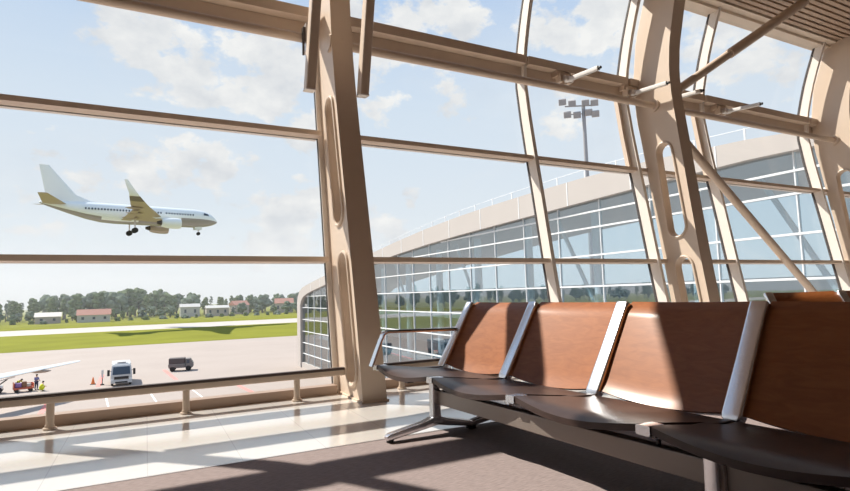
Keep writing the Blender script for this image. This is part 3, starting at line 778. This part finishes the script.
ct = empty('baggage_cart', (-12.3, 77.2, ZG), .25, 'low red baggage cart loaded with bags beside two ramp workers', 'cart')
MB().bb((-.95, -.6, .35), (.95, .6, .55)).build('deck', M['cart_red'], ct, 0, bevel=.03)
MB().bb((-.95, -.6, .55), (-.88, .6, 1.15)).bb((.88, -.6, .55), (.95, .6, .95)).bb((-.95, .55, .55), (.95, .6, .95)).build('side_panel', M['cart_red'], ct, 0)
for x in (-.65, .65):
    for y in (-.5, .5): MB().lathe([(-.08, .2), (.08, .2)], (x, y, .2), 'y', 12).build('wheel', M['tyre'], ct, 40)
bags = [(-.5, -.1, .55, .6, .4, .5, 'bag1', 'purple suitcase riding on the red baggage cart'), (.05, -.15, .55, .45, .4, .62, 'bag2', 'brown suitcase riding on the red baggage cart'),
        (.5, -.05, .55, .4, .5, .38, 'bag3', 'pale suitcase riding on the red baggage cart')]
Rz = Matrix.Rotation(.25, 3, 'Z')
for x, y, z, dx, dy, dz, mk, lb in bags:
    p = Vector((-12.3, 77.2, ZG)) + Rz @ Vector((x, y, z))
    s_ = empty('suitcase', p, .25, lb, 'suitcase')
    MB().bb((-dx / 2, -dy / 2, .002), (dx / 2, dy / 2, dz)).build('shell', M[mk], s_, 0, bevel=.06)
    MB().tube([(-.1, 0, dz - .01), (-.1, 0, dz + .05), (.1, 0, dz + .05), (.1, 0, dz - .01)], .012, 6).build('handle', M['black'], s_, 40)

bl = empty('belt_loader', (-15.2, 77.6, ZG), .1, 'grey belt loader with raised conveyor under the parked wing', 'belt loader')
MB().bb((-1.6, -.7, .4), (.9, .7, .85)).build('body', M['steel_white'], bl, 0, bevel=.05)
MB().bar([(-2.6, 0, .8), (2.0, 0, 1.75)], (0, 1, 0), .8, .18).build('conveyor', M['alu_dull'], bl, 0)
MB().bar([(-2.5, 0, .91), (1.95, 0, 1.83)], (0, 1, 0), .6, .03).build('belt', M['black'], bl, 0)
MB().tube([(.4, .3, .8), (1.3, .3, 1.5)], .06, 8).tube([(.4, -.3, .8), (1.3, -.3, 1.5)], .06, 8).build('lift_arm', M['dark_steel'], bl, 40)
for x in (-1.1, .55):
    for y in (-.65, .65): MB().lathe([(-.12, .25), (-.1, .38), (.1, .38), (.12, .25)], (x, y, .38), 'y', 16).build('wheel', M['tyre'], bl, 40)

# ------------------------------------------------------------------ ramp workers
def person(loc, rz, label, joints, cloth, vest, legs_mat):
    """joints: dict of 3-D joint positions, facing -y; one continuous skinned body, clothing as children"""
    root = empty('person', loc, rz, label, 'person')
    J = {k: Vector(v) for k, v in joints.items()}
    names = list(J)
    rad = dict(pelvis=.135, waist=.125, chest=.15, neck=.055, head0=.075, head=.105, crown=.07, shl=.07, shr=.07, ell=.045, elr=.045, wrl=.032, wrr=.032, hal=.04, har=.04,
               hil=.095, hir=.095, knl=.062, knr=.062, anl=.042, anr=.042, tol=.038, tor=.038)
    E = [('pelvis', 'waist'), ('waist', 'chest'), ('chest', 'neck'), ('neck', 'head0'), ('head0', 'head'), ('head', 'crown'), ('chest', 'shl'), ('chest', 'shr'), ('shl', 'ell'), ('ell', 'wrl'), ('wrl', 'hal'),
         ('shr', 'elr'), ('elr', 'wrr'), ('wrr', 'har'), ('pelvis', 'hil'), ('hil', 'knl'), ('knl', 'anl'), ('anl', 'tol'), ('pelvis', 'hir'), ('hir', 'knr'), ('knr', 'anr'), ('anr', 'tor')]
    def skin(nm, edges, m, grow, parent):
        used = [n_ for n_ in names if any(n_ in e for e in edges)]
        me = bpy.data.meshes.new(nm); me.from_pydata([J[n_] for n_ in used], [(used.index(a), used.index(b)) for a, b in edges], [])
        ob = bpy.data.objects.new(nm, me); COL.objects.link(ob)
        md = ob.modifiers.new('skin', 'SKIN'); ss = ob.modifiers.new('sub', 'SUBSURF'); ss.levels = 1; ss.render_levels = 1
        for i, n_ in enumerate(used):
            r = rad[n_] + grow; me.skin_vertices[0].data[i].radius = (r, r)
        me.skin_vertices[0].data[0].use_root = True
        dg = bpy.context.evaluated_depsgraph_get(); dg.update()
        m2 = bpy.data.meshes.new_from_object(ob.evaluated_get(dg)); bpy.data.objects.remove(ob)
        m2.materials.clear(); m2.materials.append(m); m2.polygons.foreach_set('use_smooth', [True] * len(m2.polygons))
        o2 = bpy.data.objects.new(nm, m2); COL.objects.link(o2); o2.parent = parent
        return o2
    skin('body', E, M['skin'], 0, root)
    skin('trousers', [e for e in E if e[0] in ('hil', 'hir', 'knl', 'knr') and e[1][:2] in ('kn', 'an')] + [('pelvis', 'hil'), ('pelvis', 'hir')], M[legs_mat], .018, root)
    skin('shirt', [('waist', 'chest'), ('chest', 'shl'), ('chest', 'shr'), ('shl', 'ell'), ('shr', 'elr'), ('pelvis', 'waist')], M[cloth], .014, root)
    if vest: skin('vest', [('waist', 'chest'), ('chest', 'shl'), ('chest', 'shr'), ('pelvis', 'waist')], M['hivis'], .034, root)
    c = J['head'].lerp(J['crown'], .45)
    MB().lathe([(-.02, .118), (.05, .115), (.10, .085), (.13, .02)], c, 'z', 14).build('hair', M['hair'], root, 60)
    for s_ in (-1, 1):
        MB().bar([J['tol' if s_ < 0 else 'tor'] + Vector((0, .1, -.0)), J['tol' if s_ < 0 else 'tor'] + Vector((0, -.06, -.005))], (1, 0, 0), .10, .085).build('shoe', M['black'], root, 40)
    return root
stand = dict(pelvis=(0, 0, .98), waist=(0, 0, 1.12), chest=(0, .01, 1.35), neck=(0, 0, 1.50), head0=(0, -.01, 1.57), head=(0, -.02, 1.65), crown=(0, -.01, 1.74), shl=(-.19, .01, 1.42), shr=(.19, .01, 1.42),
             ell=(-.27, -.05, 1.14), elr=(.27, -.05, 1.14), wrl=(-.24, -.25, .98), wrr=(.24, -.25, .98), hal=(-.22, -.33, .96), har=(.22, -.33, .96), hil=(-.1, 0, .92), hir=(.1, 0, .92), knl=(-.12, -.03, .50), knr=(.13, -.02, .50),
             anl=(-.13, .02, .09), anr=(.14, .03, .09), tol=(-.14, -.12, .045), tor=(.15, -.11, .045))
bend = dict(stand); bend.update(waist=(0, -.06, 1.10), chest=(0, -.27, 1.22), neck=(0, -.40, 1.27), head0=(0, -.46, 1.29), head=(0, -.54, 1.31), crown=(0, -.62, 1.35), shl=(-.19, -.30, 1.22), shr=(.19, -.30, 1.22),
                                ell=(-.24, -.42, .97), elr=(.24, -.42, .97), wrl=(-.2, -.56, .80), wrr=(.2, -.56, .80), hal=(-.19, -.60, .74), har=(.19, -.60, .74))
crouch = dict(stand); crouch.update(pelvis=(0, .16, .34), waist=(0, .12, .48), chest=(0, .0, .70), neck=(0, -.06, .84), head0=(0, -.08, .90), head=(0, -.10, .98), crown=(0, -.09, 1.07), shl=(-.19, -.01, .76), shr=(.19, -.01, .76),
                                    ell=(-.26, -.18, .56), elr=(.26, -.18, .56), wrl=(-.15, -.38, .50), wrr=(.15, -.38, .50), hal=(-.12, -.44, .47), har=(.12, -.44, .47), hil=(-.11, .12, .32), hir=(.11, .12, .32),
                                    knl=(-.17, -.24, .50), knr=(.17, -.24, .50), anl=(-.15, .0, .09), anr=(.15, .0, .09), tol=(-.16, -.13, .045), tor=(.16, -.13, .045))
person((-10.45, 76.5, ZG), 1.9, 'crouching worker in a yellow vest alone on the open apron', crouch, 'hivis', True, 'hivis')
person((-13.0, 78.0, ZG), .9, 'worker in yellow bending over the red baggage cart', bend, 'hivis', True, 'navy')
person((-11.2, 78.0, ZG), 2.6, 'worker in blue standing at the end of the red baggage cart', stand, 'blue', False, 'navy')

# ------------------------------------------------------------------ houses at the field edge
def house(x, y, w, d, h, rh, rz, wm, rm, label, name='house'):
    r = empty(name, (x, y, ZG), rz, label, 'house')
    MB().bb((-w / 2, -d / 2, 0), (w / 2, d / 2, h)).build('wall', M[wm], r, 0)
    MB().rings([[Vector((sx * (w / 2 + .4), -d / 2 - .4, h)), Vector((sx * (w / 2 + .4), d / 2 + .4, h)), Vector((sx * (w / 2 + .4), 0, h + rh))] for sx in (-1, 1)]).build('roof', M[rm], r, 0)
    for k in range(max(2, int(w / 4))):
        xx = -w / 2 + w * (k + .5) / max(2, int(w / 4))
        MB().bb((xx - .6, -d / 2 - .05, h * .4), (xx + .6, -d / 2 + .05, h * .75)).build('window', M['window_dark'], r, 0)
house(-45.5, 345, 11, 9, 3.6, 2.2, .1, 'house_wall', 'bag3', 'low cream house with pale roof at the tree line')
house(-24.5, 340, 15, 9, 3.8, 3.0, .05, 'house_white', 'roof_red', 'white house with dull red roof before the tree line')
house(24.5, 372, 11, 9, 6.0, 2.0, 0, 'house_white', 'house_white', 'white building half hidden among the trees')
house(39.5, 362, 13, 9, 5.0, 1.6, 0, 'house_wall', 'house_white', 'wide pinkish building with pale roof among trees')
house(56.5, 388, 10, 9, 6.0, 3.0, .3, 'house_wall', 'roof_red', 'red-roofed house beyond the tall dark bush')
house(85, 380, 12, 9, 6.4, 3.4, -.2, 'house_wall', 'roof_red', 'red-roofed house close to the glass terminal wing')

# ------------------------------------------------------------------ trees and bushes
def crown_mesh(seed, w, h, z0, lumps, name):
    rnd = random.Random(seed); bm = bmesh.new()
    for k in range(lumps):
        a = rnd.random() * 2 * PI; rr = rnd.random() ** .6 * w * .62; t = rnd.random()
        c = Vector((rr * math.cos(a) * (1 - .45 * t), rr * math.sin(a) * (1 - .45 * t), z0 + h * (.12 + .72 * t)))
        R = w * rnd.uniform(.17, .30)
        g = bmesh.ops.create_icosphere(bm, subdivisions=2, radius=1)
        for v in g['verts']:
            p = v.co.copy(); d = 1 + .38 * mnoise.noise(p * 2.3 + Vector((k * 7.1, seed * 3.3, 0))) + .2 * mnoise.noise(p * 6 + Vector((0, k, seed)))
            v.co = c + Vector((p.x * R, p.y * R, p.z * R * .85)) * d
    me = bpy.data.meshes.new(name); bm.to_mesh(me); bm.free()
    me.polygons.foreach_set('use_smooth', [False] * len(me.polygons))
    return me
PROTO = []
for k, (w, h, z0, lm) in enumerate(((3.6, 8.5, 1.6, 34), (2.8, 10.5, 2.0, 32), (4.6, 7.0, 1.3, 36), (2.2, 11.5, 2.2, 28), (3.2, 6.0, .9, 26))):
    cm = crown_mesh(k + 1, w, h, z0, lm, 'tree_crown'); cm.materials.append(M['leaf'][k])
    r = empty('tree', (0, 0, 0), 0)
    c = bpy.data.objects.new('crown', cm); COL.objects.link(c); c.parent = r
    MB().lathe([(0, .35), (z0 + 1.5, .25), (h * .6, .12)], (0, 0, 0), 'z', 8).build('trunk', M['trunk'], r, 40)
    PROTO.append((r, h + z0))
BUSH = []
for k, (w, h) in enumerate(((3.4, 3.4), (4.4, 2.6), (2.6, 3.8))):
    cm = crown_mesh(20 + k, w, h, -.3, 24, 'bush_crown'); cm.materials.append(M['leaf'][(1, 3, 0)[k]])
    b = bpy.data.objects.new('bush', cm); COL.objects.link(b); BUSH.append((b, h))
used = set()
def place(pool, k, x, y, sc, lab, cat, grp):
    p = pool[k][0]
    if p.name in used: o = copy_tree(p)
    else: o = p; used.add(p.name)
    o.location = (x, y, ZG); o.rotation_euler = (0, 0, random.random() * 6.28); o.scale = (sc * random.uniform(.9, 1.2), sc * random.uniform(.9, 1.2), sc)
    tag(o, lab, cat, grp)
HT = [(-90, 12.0), (-66, 13.5), (-52, 16), (-30, 18.5), (-10, 19.5), (6, 19), (24, 16.6), (34, 14.5), (52, 13), (66, 13.5), (80, 13), (100, 13.5)]
rng = random.Random(5)
SPOTS = []
def free_y(x, lo, hi):
    best = max((lo + (hi - lo) * k / 30 for k in range(31)), key=lambda y: (min([math.hypot(x - a, y - b) for a, b in SPOTS[-60:]] or [99]) > 9.5) * 50 + rng.random() * 20 + min(9, min([math.hypot(x - a, y - b) for a, b in SPOTS[-60:]] or [99])) * 3)
    SPOTS.append((x, best)); return best
x = -98.0
while x < 108:                                         # tall row behind
    y = free_y(x, 396, 452); hh = lerp(HT, x * 400 / y) * rng.uniform(.84, 1.04) * y / 400
    k = rng.choice((0, 1, 1, 3, 0, 2)); place(PROTO, k, x, y, hh / PROTO[k][1], 'tall tree in the far row behind the airfield houses', 'tree', 'tall trees of the far row')
    x += rng.uniform(1.7, 2.9)
x = -84.0
while x < 98:                                          # lower row in front
    y = free_y(x, 350, 388); hh = rng.uniform(5.2, 8.4)
    if not any(abs(x * 350 / y - hx) < 7 for hx in (-45.5, -24.5, 24, 38)):
        k = rng.choice((0, 2, 4, 2)); place(PROTO, k, x, y, hh / PROTO[k][1], 'round low tree in the nearer row at the field edge', 'tree', 'low trees of the nearer row')
    x += rng.uniform(3.2, 6.0)
x = -80.0
while x < 90:
    y = rng.uniform(334, 346); k = rng.choice((0, 1, 2)); place(BUSH, k, x, y, rng.uniform(.5, .85), 'bush at the far edge of the mown grass', 'bush', 'bushes along the far grass edge')
    x += rng.uniform(4.0, 9.0)
x = -560.0
while x < -104:                                        # row that the terminal glass mirrors
    y = free_y(x, 365, 450); k = rng.choice((0, 1, 2, 2)); place(PROTO, k, x, y, rng.uniform(1.1, 1.7), 'tree of the distant row mirrored in the terminal glass', 'tree', 'trees mirrored in the terminal glass')
    x += rng.uniform(4, 8)

hm = bpy.data.materials.new('field_haze'); hm.use_nodes = True; hn = hm.node_tree; hn.nodes.clear()
ho = hn.nodes.new('ShaderNodeOutputMaterial'); hv = hn.nodes.new('ShaderNodeVolumeScatter')
hv.inputs['Density'].default_value = .0010; hv.inputs['Anisotropy'].default_value = .2; hv.inputs['Color'].default_value = (.95, .97, 1, 1)
hn.links.new(hv.outputs[0], ho.inputs['Volume'])
hz_ = MB().bb((-700, 262, ZG + .03), (500, 1200, 45)).build('haze', hm, smooth=0)
tag(hz_, 'pale summer haze over the far tree line', 'haze', None, 'stuff')

# ------------------------------------------------------------------ sun and sky
sd_ = bpy.data.lights.new('sun', 'SUN'); sun = bpy.data.objects.new('sun', sd_); COL.objects.link(sun)
sd_.energy = 6.2; sd_.angle = math.radians(.55); sd_.color = (1.0, .925, .82)
dirv = Vector((.55, -.715, -1)).normalized()
sun.rotation_euler = dirv.to_track_quat('-Z', 'Y').to_euler(); sun.location = (-40, 60, 60)

W = bpy.data.worlds.new('sky'); SC.world = W; W.use_nodes = True
nt = W.node_tree; nt.nodes.clear()
def N_(t, **kw):
    n = nt.nodes.new(t)
    for k, v in kw.items(): setattr(n, k, v)
    return n
L_ = nt.links.new
out = N_('ShaderNodeOutputWorld'); bg = N_('ShaderNodeBackground'); tc = N_('ShaderNodeTexCoord')
sep = N_('ShaderNodeSeparateXYZ'); L_(tc.outputs['Generated'], sep.inputs[0])
ramp = N_('ShaderNodeValToRGB'); L_(sep.outputs['Z'], ramp.inputs[0])
els = ramp.color_ramp.elements
els[0].position = 0.0; els[0].color = (.72, .74, .755, 1)
els[1].position = .55; els[1].color = (.34, .48, .72, 1)
for p, c in ((.10, (.68, .725, .765)), (.22, (.625, .69, .765)), (.32, (.585, .665, .76)), (.42, (.51, .61, .75))):
    e = els.new(p); e.color = (*c, 1)
def noise(scale, det, rough, off):
    mp = N_('ShaderNodeMapping'); mp.inputs['Location'].default_value = off; mp.inputs['Scale'].default_value = (1, 1, 1.5)
    L_(tc.outputs['Generated'], mp.inputs['Vector'])
    n = N_('ShaderNodeTexNoise'); n.inputs['Scale'].default_value = scale; n.inputs['Detail'].default_value = det; n.inputs['Roughness'].default_value = rough
    L_(mp.outputs[0], n.inputs['Vector']); return n.outputs['Fac']
n1 = noise(13, 9, .58, (0, 0, 0)); n2 = noise(5, 6, .55, (3, 1, 2))
def math_(op, a, b=None, c=None, clamp=False):
    m = N_('ShaderNodeMath', operation=op, use_clamp=clamp)
    for i, x_ in enumerate((a, b, c)):
        if x_ is None: continue
        if isinstance(x_, (int, float)): m.inputs[i].default_value = x_
        else: L_(x_, m.inputs[i])
    return m.outputs[0]
# cumulus masses: direction, radius, weight
CL = [((.0, .908, .42), .07, 1.0), ((.072, .924, .375), .085, 1), ((.19, .913, .355), .09, 1), ((.13, .915, .385), .09, 1), ((.25, .92, .30), .05, .8),
      ((.047, .973, .232), .05, 1.35), ((-.005, .975, .218), .04, 1.2), ((.095, .97, .215), .045, 1.2), ((.244, .96, .139), .07, 1), ((.2, .975, .12), .06, .8), ((.27, .95, .18), .05, .9),
      ((.655, .625, .425), .085, 1.1), ((.60, .66, .44), .07, 1), ((.69, .60, .40), .07, 1), ((.64, .70, .31), .05, .8), ((.457, .81, .365), .05, .8), ((.36, .83, .43), .10, .7), ((.45, .77, .46), .07, .6),
      ((.428, .888, .166), .022, .9), ((.405, .905, .11), .05, .8), ((.80, .48, .355), .08, .7), ((-.14, .97, .17), .05, .5)]
acc = None
for c, r, w in CL:
    d = N_('ShaderNodeVectorMath', operation='DISTANCE'); L_(tc.outputs['Generated'], d.inputs[0]); d.inputs[1].default_value = c
    v = math_('MULTIPLY_ADD', d.outputs['Value'], -1.0 / r * w, 1.0 * w)
    acc = v if acc is None else math_('SMOOTH_MAX', acc, v, .25)
acc = math_('MAXIMUM', acc, -1.2)
nz = math_('MULTIPLY_ADD', n1, 4.4, -2.22)
cl = math_('ADD', acc, nz)
cl = math_('MULTIPLY', math_('ADD', cl, -.02), 2.6, clamp=True)
hz = math_('MULTIPLY_ADD', n2, 2.6, -1.22, clamp=True)         # thin veil
veil = math_('MULTIPLY', hz, .35)
cov = math_('MAXIMUM', cl, veil)
shade = N_('ShaderNodeMix', data_type='RGBA')
n3 = noise(14, 5, .55, (1.2, .4, 2.55))
L_(math_('MULTIPLY_ADD', n3, 3.0, -1.0, clamp=True), shade.inputs[0])
shade.inputs[6].default_value = (.615, .63, .66, 1); shade.inputs[7].default_value = (.80, .79, .78, 1)
mixc = N_('ShaderNodeMix', data_type='RGBA'); L_(cov, mixc.inputs[0]); L_(ramp.outputs[0], mixc.inputs[6]); L_(shade.outputs[2], mixc.inputs[7])
L_(mixc.outputs[2], bg.inputs[0]); bg.inputs[1].default_value = 1.0; L_(bg.outputs[0], out.inputs[0])

# ------------------------------------------------------------------ view
SC.view_settings.view_transform = 'Standard'; SC.view_settings.look = 'None'
SC.view_settings.exposure = 0.28; SC.view_settings.gamma = 1.0; SC.view_settings.use_curve_mapping = False
SC.cycles.use_denoising = True
SC.cycles.max_bounces = 10; SC.cycles.transparent_max_bounces = 24; SC.cycles.caustics_reflective = False
